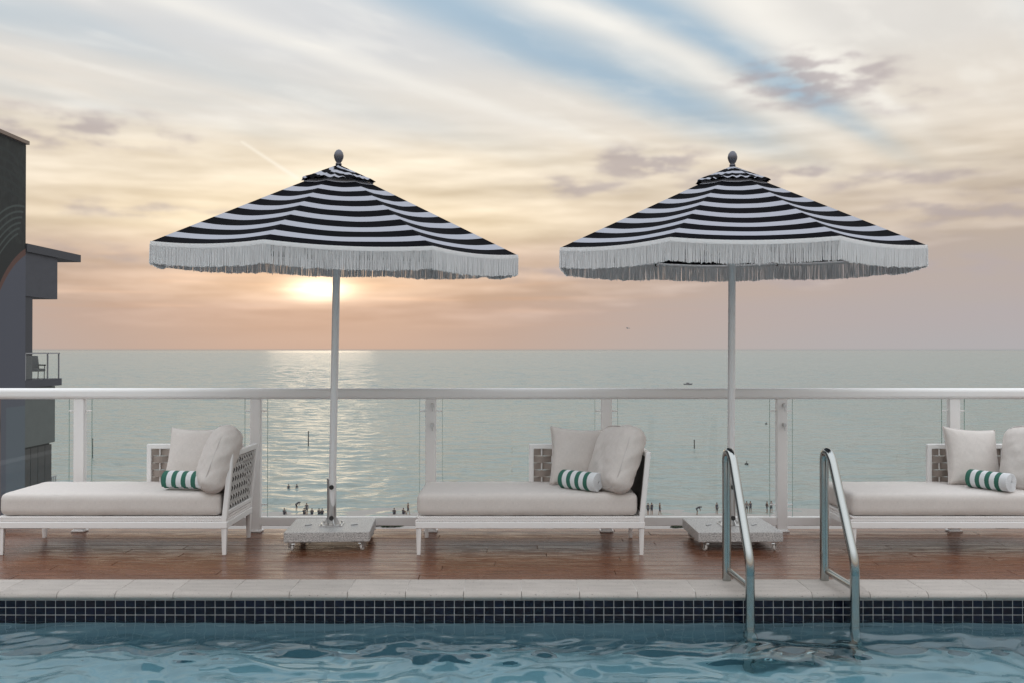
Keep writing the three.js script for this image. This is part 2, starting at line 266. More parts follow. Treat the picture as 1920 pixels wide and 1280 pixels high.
  for (let row = 0; row < 4; row++) for (let col = -110; col < 110; col++) {
    const x = (col + 0.5) * TW + 0.012, y = -0.0455 - (row + 0.5) * TH, z = -D_WALL; if (Math.abs(x) > HALF) continue;
    const v = Math.floor(R() * 8), tilt = [(R() - .5) * 0.03, (R() - .5) * 0.03];
    if (row < 3 && col >= -50 && col < 50) { const m = part(pool, 'tile', tg[v], glaze[Math.floor(R() * 5)]); m.position.set(x, y, z); m.rotation.set(tilt[0], tilt[1], 0); }
    else rest.push(tg[v].clone().rotateX(tilt[0]).rotateY(tilt[1]).translate(x, y, z));
  }
  part(pool, 'tile_field', rest, glaze[0], 'stuff');
  // water: a closed body whose top carries the ripples
  const nx = 520, nz = 300, X = HALF + 0.06, za = -D_WALL - 0.04, zb = -NEAR + 0.04;
  const g = new THREE.BoxGeometry(2 * X, 0.62, zb - za, nx, 1, nz); g.translate(0, WATER - 0.31, (za + zb) / 2);
  const p = g.attributes.position;
  for (let i = 0; i < p.count; i++) if (p.getY(i) > WATER - 0.01) {
    const x = p.getX(i), z = p.getZ(i), calm = 0.30 + 0.70 * sstep(0.05, 0.55, -D_WALL * -1 + z);
    const wx = 1.2 * (x + 0.22 * noise(x * 1.1 + 3, z * 1.3)), wz = 1.25 * (z + 0.22 * noise(x * 1.2 + 30, z * 1.4));
    const h = 0.036 * noise(wx * 1.05, wz * 1.7) + 0.031 * noise(wx * 2.3 + 9, wz * 3.4) + 0.018 * noise(wx * 4.6, wz * 7.0 + 4) + 0.006 * noise(wx * 8.5 + 2, wz * 12.5) + 0.0018 * noise(wx * 17, wz * 24);
    p.setY(i, WATER + calm * h);
  }
  const gw = g; gw.computeVertexNormals();
  struct('pool_water', gw, phy(1, 1, 1, { transmission: 1, thickness: 1, ior: 1.333, roughness: 0.0, attenuationColor: new THREE.Color().setRGB(0.28, 0.55, 0.65), attenuationDistance: 1.6 }));
}

// ---------------------------------------------------------------- railing
{
  const t = thing('glass_railing', 'long white metal railing with clear glass panels along the deck edge', 'railing', [0, 0, -D_RAIL]);
  const S = 1900 / D_RAIL, posts = [-179, 150, 480, 808, 1137, 1465, 1788, 2117].map(x => (x - 960) / S);
  part(t, 'top_rail', rbox(2 * HALF, 0.082, 0.075, 0.03, 0, 1.03, 0.012, 4), M.white);
  part(t, 'bottom_rail', rbox(2 * HALF, 0.064, 0.05, 0.006, 0, 0.078, 0, 2), M.white);
  posts.forEach((x, i) => {
    const p = part(t, 'post', [rbox(0.078, 0.99, 0.06, 0.006, 0, 0.4955, 0.002), rbox(0.1, 0.012, 0.09, 0.003, 0, 0.0065, 0.002, 1)], M.white); p.position.x = x;
    if (i === 3 || i === 5) for (const y of [0.945, 0.80]) {
      const c = part(p, 'latch', [rbox(0.022, 0.03, 0.014, 0.004, 0.012, y, 0.039, 2), at(cyl(0.012, 0.012, 0.022, 0, 0, 0, 14), 0.012, y - 0.004, 0.052, Math.PI / 2), bar([0.012, y - 0.01, 0.05], [0.016, y - 0.045, 0.05], 0.0035, 8)], M.brushed);
    }
    if (i < posts.length - 1) {
      const a = x + 0.085, b = posts[i + 1] - 0.085;
      const gl = part(t, 'glass_panel', new THREE.PlaneGeometry(b - a, 0.895).translate((a + b) / 2, 0.553, -0.006), M.glass);
      for (const ex of [a, b]) part(gl, 'glass_edge', box(0.0025, 0.89, 0.010, ex, 0.553, -0.006), M.glassEdge);
      for (const ex of [a - 0.022, b + 0.022]) for (const y of [0.2, 0.9]) part(gl, 'glass_clamp', rbox(0.046, 0.010, 0.014, 0.003, ex, y, -0.006, 1), M.white);
    }
  });
}

// ---------------------------------------------------------------- soft furnishing shapes
function softBox(w, h, d, r, seg = [30, 12, 20], bulge = [0, 0, 0], wr = 0.004, seed = 0) {
  const g0 = new THREE.BoxGeometry(w, h, d, ...seg); g0.deleteAttribute('normal'); g0.deleteAttribute('uv'); const g = mergeVertices(g0, 1e-5), p = g.attributes.position, H = [w / 2, h / 2, d / 2];
  for (let i = 0; i < p.count; i++) {
    const v = [p.getX(i), p.getY(i), p.getZ(i)], core = v.map((c, k) => clamp(c, -(H[k] - r), H[k] - r)), e = v.map((c, k) => c - core[k]), L = Math.hypot(...e) || 1;
    let o = core.map((c, k) => c + e[k] / L * r);
    const n = o.map((c, k) => c / H[k]);
    o = o.map((c, k) => { const a = (k + 1) % 3, b = (k + 2) % 3; return c * (1 + bulge[k] * (1 - n[a] ** 2) * (1 - n[b] ** 2) - bulge[k] * 0.35); });
    const q = wr * (fbm(o[0] * 5 + seed, o[1] * 5 + o[2] * 4 + seed * 3, 3) + 0.7 * Math.abs(fbm(o[0] * 11 + seed * 2, o[2] * 9 + o[1] * 8, 2)) - 0.1);
    p.setXYZ(i, o[0] + e[0] / L * q, o[1] + e[1] / L * q, o[2] + e[2] / L * q);
  }
  g.computeVertexNormals(); return uvMetres(g, 1);
}
function pillow(w, h, t, seed = 0, pinch = 0.09, n = 34) {
  const P = [], I = [];
  for (let s = 0; s < 2; s++) for (let j = 0; j <= n; j++) for (let i = 0; i <= n; i++) {
    const u = i / n * 2 - 1, v = j / n * 2 - 1;
    const x = u * w / 2 * (1 - pinch * (1 - v * v) * Math.abs(u)), y = v * h / 2 * (1 - pinch * (1 - u * u) * Math.abs(v));
    const k = Math.pow(Math.max(0, (1 - u ** 2) * (1 - v ** 2)), 0.42);
    const rad_ = Math.atan2(v, u), wr = 0.010 * fbm(u * 1.6 + seed, v * 1.6, 3) * k + 0.007 * Math.abs(noise(rad_ * 5 + seed, 3)) * sstep(.5, .95, Math.max(Math.abs(u), Math.abs(v))) * Math.min(1, k * 3);
    P.push(x, y, (s ? -1 : 1) * (t / 2 * k + wr));
  }
  const N = (n + 1) ** 2;
  for (let s = 0; s < 2; s++) for (let j = 0; j < n; j++) for (let i = 0; i < n; i++) { const a = s * N + j * (n + 1) + i, b = a + 1, c = a + n + 1, d = c + 1; if (s) I.push(a, c, b, b, c, d); else I.push(a, b, c, b, d, c); }
  const g0 = new THREE.BufferGeometry(); g0.setAttribute('position', new THREE.Float32BufferAttribute(P, 3)); g0.setIndex(I); const g = mergeVertices(g0, 1e-4); g.computeVertexNormals();
  const e = []; for (let k = 0; k < 4 * n; k++) { const side = Math.floor(k / n), f = (k % n) / n * 2 - 1, [u, v] = [[f, -1], [1, f], [-f, 1], [-1, -f]][side]; e.push(new THREE.Vector3(u * w / 2 * (1 - pinch * (1 - v * v) * Math.abs(u)), v * h / 2 * (1 - pinch * (1 - u * u) * Math.abs(v)), 0)); }
  const pipe = new THREE.TubeGeometry(new THREE.CatmullRomCurve3(e, true, 'catmullrom', 0.1), 160, 0.0035, 6, true);
  return [uvMetres(g, 1), pipe];
}

// ---------------------------------------------------------------- daybeds
function makeDaybed() {
  const t = new THREE.Group(), hx = 0.76, hz = 0.33;
  for (const sx of [-1, 1]) for (const sz of [-1, 1]) { const g = new THREE.CylinderGeometry(0.0245, 0.0165, 0.176, 4).rotateY(Math.PI / 4).translate(sx * (hx - 0.022), 0.088, sz * (hz - 0.022)); g.computeVertexNormals(); part(t, 'leg', g.toNonIndexed(), M.white); }
  part(t, 'frame', [rbox(2 * hx, 0.042, 0.04, 0.005, 0, 0.197, hz - 0.02), rbox(2 * hx, 0.042, 0.04, 0.005, 0, 0.197, -hz + 0.02), rbox(0.04, 0.042, 2 * hz - 0.082, 0.005, hx - 0.02, 0.197, 0), rbox(0.04, 0.042, 2 * hz - 0.082, 0.005, -hx + 0.02, 0.197, 0), box(2 * hx - 0.084, 0.012, 2 * hz - 0.084, 0, 0.206, 0)], M.white);
  // woven rim under the cushion: slanted strands in two rows
  const strands = [], strand = (x, y, z, ry, tilt) => strands.push(at(new THREE.CapsuleGeometry(0.0072, 0.019, 2, 6), x, y, z, 0, ry, tilt));
  for (const row of [0, 1]) { const y = 0.2275 + row * 0.0175, tl = row ? 1.0 : -1.0;
    for (let x = -hx + 0.012; x < hx - 0.02; x += 0.0165) { strand(x + row * 0.008, y, hz - 0.012, 0, tl); }
    for (let z = -hz + 0.02; z < hz - 0.02; z += 0.0165) { strand(-hx + 0.012, y, z, Math.PI / 2, tl); strand(hx - 0.012, y, z, Math.PI / 2, tl); } }
  strands.push(box(2 * hx - 0.03, 0.034, 2 * hz - 0.03, 0, 0.2355, 0));
  part(t, 'woven_rim', strands, M.wicker, 'stuff');
  const mat = softBox(1.465, 0.155, 0.648, 0.04, [60, 8, 30], [0, 0.09, 0.012], 0.006, 3).translate(-0.018, 0.331, 0);
  const mm = part(t, 'mattress', mat, M.linen);
  const seam = []; for (const y of [0.268, 0.392]) for (const z of [hz - 0.014]) seam.push(bar([-0.72, y, z - .008], [0.685, y, z - .008], 0.003, 6));
  part(mm, 'seam', seam, M.piping);
  // end panel: leaning frame with a diagonal lattice
  const lean = g => { const p = g.attributes.position; for (let i = 0; i < p.count; i++) p.setX(i, p.getX(i) + Math.max(0, p.getY(i) - 0.22) * 0.10); g.computeVertexNormals(); return g; };
  const ax = hx - 0.022, z0 = hz - 0.02, ytop = 0.665;
  part(t, 'end_panel_frame', [rbox(0.034, 0.47, 0.036, 0.006, ax, 0.445, z0), rbox(0.034, 0.47, 0.036, 0.006, ax, 0.445, -z0), rbox(0.034, 0.036, 2 * z0 - 0.037, 0.006, ax, ytop - 0.004, 0), rbox(0.034, 0.03, 2 * z0 - 0.037, 0.006, ax, 0.275, 0)].map(lean), M.white);
  const lat = [], zl = -z0 + 0.018, zr = z0 - 0.018, yl = 0.29, yh = ytop - 0.022, pitch = 0.062;
  for (const s of [-1, 1]) for (let c = -1.2; c < 1.6; c += pitch) { // line y = yl + s * (z - zl) + c
    const ya = s > 0 ? yl + c : yl + c, pts = []; const f = z => ya + s * (z - zl), inv = y => zl + (y - ya) / s;
    for (const z of [zl, zr]) if (f(z) >= yl && f(z) <= yh) pts.push([z, f(z)]); for (const y of [yl, yh]) if (inv(y) > zl && inv(y) < zr) pts.push([inv(y), y]);
    if (pts.length < 2) continue; pts.sort((a, b) => a[0] - b[0]); const [a, b] = [pts[0], pts[pts.length - 1]], L = Math.hypot(b[0] - a[0], b[1] - a[1]); if (L < 0.02) continue;
    const n = Math.max(2, Math.round(L / 0.016)), g = new THREE.BoxGeometry(0.005, 0.0135, L, 1, 1, n), p = g.attributes.position;
    for (let i = 0; i < p.count; i++) p.setX(i, p.getX(i) + 0.0045 * s * Math.sin((p.getZ(i) + L / 2) / pitch * Math.PI * Math.SQRT2 / 1.0));
    lat.push(lean(at(g, ax, (a[1] + b[1]) / 2, (a[0] + b[0]) / 2, -Math.atan2(b[1] - a[1], b[0] - a[0]))));
  }
  part(t, 'lattice', lat, M.lattice, 'stuff');
  part(t, 'shaded_webbing', lean(box(0.004, yh - yl + 0.01, zr - zl + 0.01, ax - 0.0145, (yl + yh) / 2, 0)), M.shadedWebbing);  // inner strapping sheet, coloured near-black to paint the shade in the lattice gaps
  // half-length back: straps woven round slim rods
  const bx0 = 0.02, bx1 = hx - 0.05, bz = -hz + 0.02;
  part(t, 'back_frame', [rbox(0.034, 0.46, 0.036, 0.006, bx0, 0.445, bz), rbox(bx1 - bx0 - 0.018, 0.034, 0.036, 0.006, (bx0 + bx1) / 2, ytop - 0.006, bz), rbox(bx1 - bx0 - 0.018, 0.03, 0.036, 0.006, (bx0 + bx1) / 2, 0.275, bz)], M.white);
  for (let k = 1; bx0 + k * 0.075 < bx1; k++) part(t, 'rod', bar([bx0 + k * 0.075, 0.285, bz], [bx0 + k * 0.075, ytop - 0.02, bz], 0.0055, 8), M.white);
  for (let j = 0; j < 7; j++) {
    const L = bx1 - bx0 - 0.036, g = new RoundedBoxGeometry(L, 0.040, 0.007, 1, 0.003); const g2 = new THREE.BoxGeometry(L, 0.0475, 0.006, 56, 1, 1), p = g2.attributes.position;
    for (let i = 0; i < p.count; i++) p.setZ(i, p.getZ(i) + (j % 2 ? 1 : -1) * 0.0115 * Math.sin((p.getX(i) + L / 2 + 0.018 - 0.0375) / 0.075 * Math.PI));
    g2.computeVertexNormals(); part(t, 'strap', g2.translate((bx0 + bx1) / 2, 0.312 + j * 0.0505, bz), M.strap);
  }
  return t;
}
const beds = [[-2.645, 'beside the dark neighbouring tower'], [0.12, 'between the two umbrella stands'], [3.0, 'behind the pool ladder']];
const bedZ = -6.70 - 0.33;
{
  const proto = makeDaybed();
  beds.forEach(([x, where], i) => { const t = i ? proto.clone() : proto; t.name = numbered('daybed'); t.position.set(x, 0, bedZ); scene.add(t); tag(t, `white daybed with linen mattress and woven corner back ${where}`, 'daybed', 'daybeds along the railing'); });
  const [pg, pp] = pillow(0.41, 0.42, 0.15, 2), cushionGeo = softBox(0.50, 0.46, 0.19, 0.085, [40, 36, 18], [0.03, 0.03, 0.30], 0.020, 8);
  const seamPts = []; for (let k = 0; k < 48; k++) { const a = k / 48 * 2 * Math.PI, c = Math.cos(a), s = Math.sin(a), q = (Math.abs(c) ** 5 + Math.abs(s) ** 5) ** (-1 / 5); seamPts.push(new THREE.Vector3(0.237 * c * q, 0.218 * s * q, 0.055)); }
  const seamGeo = new THREE.TubeGeometry(new THREE.CatmullRomCurve3(seamPts, true), 120, 0.0035, 6, true);
  // a towel rolled up: a spiral sheet
  const sp = [], T = 0.0088, turns = 4.6; for (let k = 0; k <= 130; k++) { const a = k / 130 * turns * 2 * Math.PI; sp.push([a, 0.008 + 0.0122 * a / (2 * Math.PI)]); }
  const sh = new THREE.Shape(sp.map(([a, r]) => new THREE.Vector2(Math.cos(a) * (r + T / 2), Math.sin(a) * (r + T / 2))).concat(sp.slice().reverse().map(([a, r]) => new THREE.Vector2(Math.cos(a) * (r - T / 2 + 0.0008), Math.sin(a) * (r - T / 2 + 0.0008)))));
  const TL = 0.315, tg = new THREE.ExtrudeGeometry(sh, { depth: TL, steps: 24, bevelEnabled: true, bevelSize: 0.002, bevelThickness: 0.003, bevelSegments: 2, curveSegments: 4 });
  { tg.translate(0, 0, -TL / 2); const p = tg.attributes.position, uv = new Float32Array(p.count * 2); for (let i = 0; i < p.count; i++) { const x = p.getX(i), y = p.getY(i), z = p.getZ(i), k = 1 + 0.04 * noise(z * 9, Math.atan2(y, x) * 1.5); p.setXY(i, x * k, y * k - 0.03 * z * z); uv[2 * i] = clamp(z / TL + 0.5, 0.02, 0.985); uv[2 * i + 1] = Math.atan2(y, x) / 6.283; } tg.setAttribute('uv', new THREE.BufferAttribute(uv, 2)); tg.computeVertexNormals(); tg.rotateY(Math.PI / 2); }
  const stripes = tex(512, 128, (u, v) => { const k = u * 8.4 + 0.03 * noise(u * 30, v * 40), g = (k % 2) < 0.95 && k < 8.0, n = 0.08 * noise(u * 200, v * 120); return g ? [0.23 + n, 0.44 + n, 0.38 + n] : [0.90 + n, 0.91 + n, 0.92 + n]; }, true);
  const terry = phy(1, 1, 1, { map: stripes, roughness: 1, sheen: 0.4, bumpMap: rep(speckle, 3, 4), bumpScale: 0.003 });
  const topY = 0.414;
  beds.forEach(([x, where], i) => {
    const v = [{ px: 0.39, py: 0.02, cx: 0.645, yaw: -0.95, tx: 0.44, ty: -0.18 }, { px: 0.35, py: -0.06, cx: 0.585, yaw: -0.98, tx: 0.345, ty: -0.72 }, { px: 0.26, py: -0.06, cx: 0.60, yaw: -0.6, tx: 0.24, ty: -1.02 }][i];
    const pl = thing('throw_pillow', `square linen throw pillow on the daybed ${where}`, 'pillow', [x + v.px, topY - 0.022, bedZ - 0.15], 0, 'throw pillows on the daybeds');
    const body = part(pl, 'pillow_cover', pg, M.linen); part(body, 'piping', pp, M.piping);
    body.rotation.set(-0.30, 0.12 + (i === 0 ? -0.3 : 0.05), v.py - 0.02, 'YXZ'); body.position.y = 0.205;
    const cu = thing('back_cushion', `plump linen back cushion on the daybed ${where}`, 'cushion', [x + v.cx, topY - 0.012, bedZ + 0.13], 0, 'back cushions on the daybeds');
    const cb = part(cu, 'cushion_cover', cushionGeo, M.linen); part(cb, 'seam', seamGeo, M.piping);
    cb.rotation.set(-0.36, v.yaw - 0.28, 0.06, 'YXZ'); cb.position.y = 0.212;
    const tw = solo('rolled_towel', i ? tg.clone() : tg, terry, `rolled green and white striped towel on the daybed ${where}`, 'towel', 'rolled towels on the daybeds');
    tw.scale.setScalar(0.94); tw.position.set(x + v.tx, topY + 0.062, bedZ + 0.17); tw.rotation.set(0.9 * i, v.ty, 0, 'YXZ');
  });
}

// ---------------------------------------------------------------- umbrellas and their stands
{
  const stripeTex = tex(64, 1024, (u, v) => { const k = (v - 1) * 7.7 + 9, f = k - Math.floor(k), b = f > 0.45, n = 0.02 * noise(u * 40, v * 300); return b ? [0.04 + n, 0.042 + n, 0.065 + n] : [0.645 + n, 0.655 + n, 0.695 + n]; }, true);
  stripeTex.wrapT = THREE.ClampToEdgeWrapping; stripeTex.wrapS = THREE.ClampToEdgeWrapping;
  const canvas = phy(1, 1, 1, { map: stripeTex, roughness: 0.92, side: THREE.DoubleSide, specularIntensity: 0.1, bumpMap: rep(linenBump, 4, 8), bumpScale: 0.0004 });
  const fringeMat = phy(0.95, 0.94, 0.945, { roughness: 1, transmission: 0.28, thickness: 0, side: THREE.DoubleSide });
  const RAD = 1.268, EDGE = 2.036, TOP = 2.575, R0 = 0.10;
  function gore(k, rot, seed, r0, r1, y0, y1, sag, v0, v1, crumple = 0, nu = 20, nv = 26) {
    const a0 = rot + k * Math.PI / 4, a1 = a0 + Math.PI / 4, P = [], U = [], I = [];
    for (let j = 0; j <= nv; j++) for (let i = 0; i <= nu; i++) {
      const u = i / nu, v = j / nv, r = r0 + (r1 - r0) * v, x = r * (Math.sin(a0) * (1 - u) + Math.sin(a1) * u), z = r * (Math.cos(a0) * (1 - u) + Math.cos(a1) * u);
      const w = 4 * u * (1 - u), s = sag * w * Math.pow(v, 0.8) * (1 - 0.45 * Math.max(0, v - 0.75) / 0.25);
      const y = y0 + (y1 - y0) * v - s + 0.004 * noise(u * 3 + seed, v * 4 + k) * w + crumple * v * v * (0.022 * fbm(a0 * 2 + u * 4 + seed, v * 2, 2) + 0.006 * Math.sin(u * 21 + seed + k) * v);
      P.push(x * (1 - 0.012 * w * v), y, z * (1 - 0.012 * w * v)); U.push(u, v0 + (v1 - v0) * v + crumple * 0.05 * Math.sin((k + u) * 1.9 + seed));
    }
    for (let j = 0; j < nv; j++) for (let i = 0; i < nu; i++) { const a = j * (nu + 1) + i, b = a + 1, c = a + nu + 1, d = c + 1; I.push(a, c, b, b, c, d); }
    const g = new THREE.BufferGeometry(); g.setAttribute('position', new THREE.Float32BufferAttribute(P, 3)); g.setAttribute('uv', new THREE.Float32BufferAttribute(U, 2)); g.setIndex(I); g.computeVertexNormals(); return g;
  }
  function umbrella(x, z, rotDeg, leanX, leanZ, label, seed, crumple) {
    const t = thing('patio_umbrella', label, 'umbrella', [x, 0.135, z], 0, 'striped umbrellas over the deck'), B = -0.135;
    t.rotation.set(leanZ, 0, -leanX);
    const rot = rad(rotDeg), r = rng(seed * 13 + 1);
    part(t, 'pole', cyl(0.0255, 0.0255, 2.44, 0, 1.23, 0, 28), M.anod);
    const lathe = new THREE.LatheGeometry([[0, 0], [0.021, 0], [0.021, 0.012], [0.015, 0.018], [0.024, 0.03], [0.032, 0.05], [0.034, 0.066], [0.028, 0.088], [0.016, 0.104], [0, 0.11]].map(a => new THREE.Vector2(...a)), 24);
    part(t, 'finial', lathe.translate(0, 2.632 + B, 0), M.finial);
    part(t, 'hub', cyl(0.05, 0.05, 0.05, 0, TOP + B - 0.05, 0, 16), M.anod); part(t, 'runner', cyl(0.042, 0.042, 0.06, 0, 1.98 + B, 0, 16), M.anod);
    for (let k = 0; k < 8; k++) {
      part(t, 'canopy_panel', gore(k, rot, seed, R0, RAD, TOP + B - 0.005, EDGE + B, 0.036, 0.02, 1.0), canvas);
      const a = rot + k * Math.PI / 4, dx = Math.sin(a), dz = Math.cos(a), yv = f => TOP + B - 0.022 + (EDGE - TOP) * f;
      const rib = part(t, 'rib', bar([dx * 0.05, yv(0) - 0.02, dz * 0.05], [dx * (RAD - 0.01), yv(1), dz * (RAD - 0.01)], 0.009, 8), M.anod);
      part(rib, 'strut', bar([dx * 0.045, 1.98 + B, dz * 0.045], [dx * 0.62, yv(0.47) - 0.006, dz * 0.62], 0.007, 8), M.anod);
      part(rib, 'rib_tip', new THREE.SphereGeometry(0.013, 10, 8).translate(dx * (RAD - 0.012), yv(1) + 0.004, dz * (RAD - 0.012)), M.dark);
    }
    for (let k = 0; k < 8; k++) part(t, 'vent_panel', gore(k, rot, seed + 5, 0.015, 0.268, 2.632 + B, 2.512 + B + 0.012, 0.0, 0.06, 0.345, crumple, 14, 10), canvas);
    // fringe: a header band and many thin cords
    const F = [];
    for (let k = 0; k < 8; k++) {
      const a0 = rot + k * Math.PI / 4, a1 = a0 + Math.PI / 4, p = u => { const w = 4 * u * (1 - u), q = (1 - 0.012 * w) * (RAD + 0.004); return [q * (Math.sin(a0) * (1 - u) + Math.sin(a1) * u), EDGE + B - 0.036 * 0.55 * w, q * (Math.cos(a0) * (1 - u) + Math.cos(a1) * u)]; };
      const nrm = Math.PI / 8 + a0;
      for (let i = 0; i < 20; i++) { const A = p(i / 20), C = p((i + 1) / 20), L = Math.hypot(C[0] - A[0], C[2] - A[2]) + 0.001; F.push(at(box(L, 0.026, 0.004), (A[0] + C[0]) / 2, (A[1] + C[1]) / 2 - 0.010, (A[2] + C[2]) / 2, 0, nrm, Math.atan2(C[1] - A[1], L))); }
      const n = 168;
      for (let layer = 0; layer < 2; layer++) for (let i = 0; i < n; i++) {
        const u = (i + 0.5 * layer + 0.5 * (r() - 0.5)) / n, A = p(clamp(u)), len = 0.120 + 0.008 * (r() - 0.5) + 0.010 * noise(u * 14 + k * 17, seed * 2) + (r() < 0.02 ? 0.008 : 0), w = 0.0042 + 0.0014 * r(), o = (layer - 0.5) * 0.004;
        const g = new THREE.CylinderGeometry(w * 0.5, w * 0.62, len, 3, 1, true); g.translate(0, -len / 2, 0); g.rotateZ((r() - 0.5) * 0.06 + 0.07 * noise(u * 26 + k * 31, seed + layer * 3)); g.rotateX((r() - 0.5) * 0.05); g.rotateY(nrm);
        F.push(g.translate(A[0] + Math.sin(nrm) * o, A[1] - 0.014, A[2] + Math.cos(nrm) * o));
      }
    }
    part(t, 'fringe', F, fringeMat, 'stuff');
    return t;
  }
  function stand(x, z, turn, label) {
    const t = thing('umbrella_stand', label, 'umbrella stand', [x, 0, z], turn, 'umbrella stands on casters');
    const W = 0.575;
    part(t, 'slab', uvMetres(rbox(W, 0.068, W, 0.006, 0, 0.096, 0, 2), 2.0, x, z), M.granite);
    for (const [sx, sz, a] of [[-1, 1, .4], [1, 1, -.5], [-1, -1, 1.2], [1, -1, 2.1]]) {
      const c = part(t, 'caster', [rbox(0.05, 0.006, 0.05, 0.002, 0, 0.059, 0, 1), box(0.004, 0.038, 0.03, -0.016, 0.041, 0.008), box(0.004, 0.038, 0.03, 0.016, 0.041, 0.008), bar([-0.018, 0.0255, 0.012], [0.018, 0.0255, 0.012], 0.005, 8), at(box(0.022, 0.005, 0.034), 0, 0.046, 0.032, -0.4)], M.brushed);
      c.position.set(sx * (W / 2 - 0.045), 0, sz * (W / 2 - 0.045)); c.rotation.y = a;
      part(c, 'wheel', at(new THREE.TorusGeometry(0.0165, 0.0085, 10, 24), 0, 0.0255, 0.012, 0, Math.PI / 2), M.rubber);
    }
    part(t, 'plate', [rbox(0.16, 0.006, 0.16, 0.002, 0, 0.133, 0, 1), ...[0, 1, 2, 3].map(k => { const s = new THREE.Shape([[0.028, 0], [0.062, 0], [0.028, 0.055]].map(a => new THREE.Vector2(...a))); return at(new THREE.ExtrudeGeometry(s, { depth: 0.005, bevelEnabled: false }).translate(0, 0, -0.0025), 0, 0.136, 0, 0, k * Math.PI / 2 + 0.4); })], M.brushed);
    for (const [sx, sz] of [[-1, 1], [1, 1], [1, -1], [-1, -1]]) part(t, 'bolt', cyl(0.008, 0.008, 0.012, sx * 0.064, 0.141, sz * 0.064, 6), M.brushed);
    for (const s of [-1, 1]) part(t, 'lift_handle', bar([s * 0.16 - 0.02, 0.134, 0.03], [s * 0.16 + 0.02, 0.134, 0.0], 0.005, 8), M.brushed);
    const sl = part(t, 'socket', new THREE.LatheGeometry([[0.027, 0], [0.0325, 0], [0.0325, 0.31], [0.0345, 0.31], [0.0345, 0.322], [0.027, 0.322]].map(a => new THREE.Vector2(...a)), 28).translate(0, 0.136, 0), M.brushed);
    for (const y of [0.185, 0.40]) part(sl, 'knob', [at(cyl(0.014, 0.017, 0.022, 0, 0, 0, 10), 0.004, y, 0.045, Math.PI / 2), bar([0.004, y, 0.03], [0.004, y, 0.04], 0.005, 8)], M.dark);
  }
  stand(-1.265, -7.11, 0.06, 'granite slab umbrella stand on casters beside the woven end of a daybed');
  stand(1.535, -7.11, 0.02, 'granite slab umbrella stand on casters behind the steel pool ladder');
  umbrella(-1.265, -7.11, -9, rad(1.5), rad(2.7), 'black and white striped fringed umbrella with a crumpled vent, leaning before the sun', 3, 1.0);
  umbrella(1.535, -7.11, -28.5, rad(0.1), rad(1.2), 'black and white striped fringed umbrella standing upright behind the pool ladder', 8, 0.75);
}

// ---------------------------------------------------------------- pool ladder
{
  const t = thing('pool_ladder', 'stainless steel pool ladder with two bent handrails at the pool edge', 'ladder', [0, 0, 0]);
  const xs = [1.275, 1.85];
  for (const x of xs) {
    const path = new THREE.CurvePath(), V = (y, D, o = 0) => new THREE.Vector3(x + o, y, -D);
    const a = V(-0.03, 5.965, -0.012), b = V(0.705, 5.965, -0.012), c = V(0.695, 5.855, 0.006), d = V(0.25, 5.585, 0.025), e = V(0.13, 5.56, 0.03), f = V(-0.74, 5.56, 0.03);
    const dir = d.clone().sub(c).normalize();
    path.add(new THREE.LineCurve3(a, b));
    const c1 = c.clone().addScaledVector(dir, 0.0);
    path.add(new THREE.CubicBezierCurve3(b, V(0.79, 5.965, -0.012), c1.clone().addScaledVector(dir, -0.085), c1));
    path.add(new THREE.LineCurve3(c1, d)); path.add(new THREE.QuadraticBezierCurve3(d, d.clone().addScaledVector(dir, 0.075), e)); path.add(new THREE.LineCurve3(e, f));
    const pts = path.curves.flatMap((q, i) => { const n = q.isLineCurve3 ? (i === 4 ? 12 : 8) : 14; return q.getPoints(n).slice(i ? 1 : 0); });
    const rail = part(t, 'handrail', new THREE.TubeGeometry(new THREE.CatmullRomCurve3(pts, false, 'centripetal'), 150, 0.026, 20, false), M.steel);
    part(rail, 'brace', bar([x, 0.058, -5.965], [x + 0.03, 0.052, -5.56], 0.0195, 16), M.steel);
  }
  for (const y of [-0.46, -0.64]) part(t, 'tread', rbox(xs[1] - xs[0] - 0.045, 0.026, 0.075, 0.008, (xs[0] + xs[1]) / 2 + 0.03, y, -5.56, 2), M.steel);
}

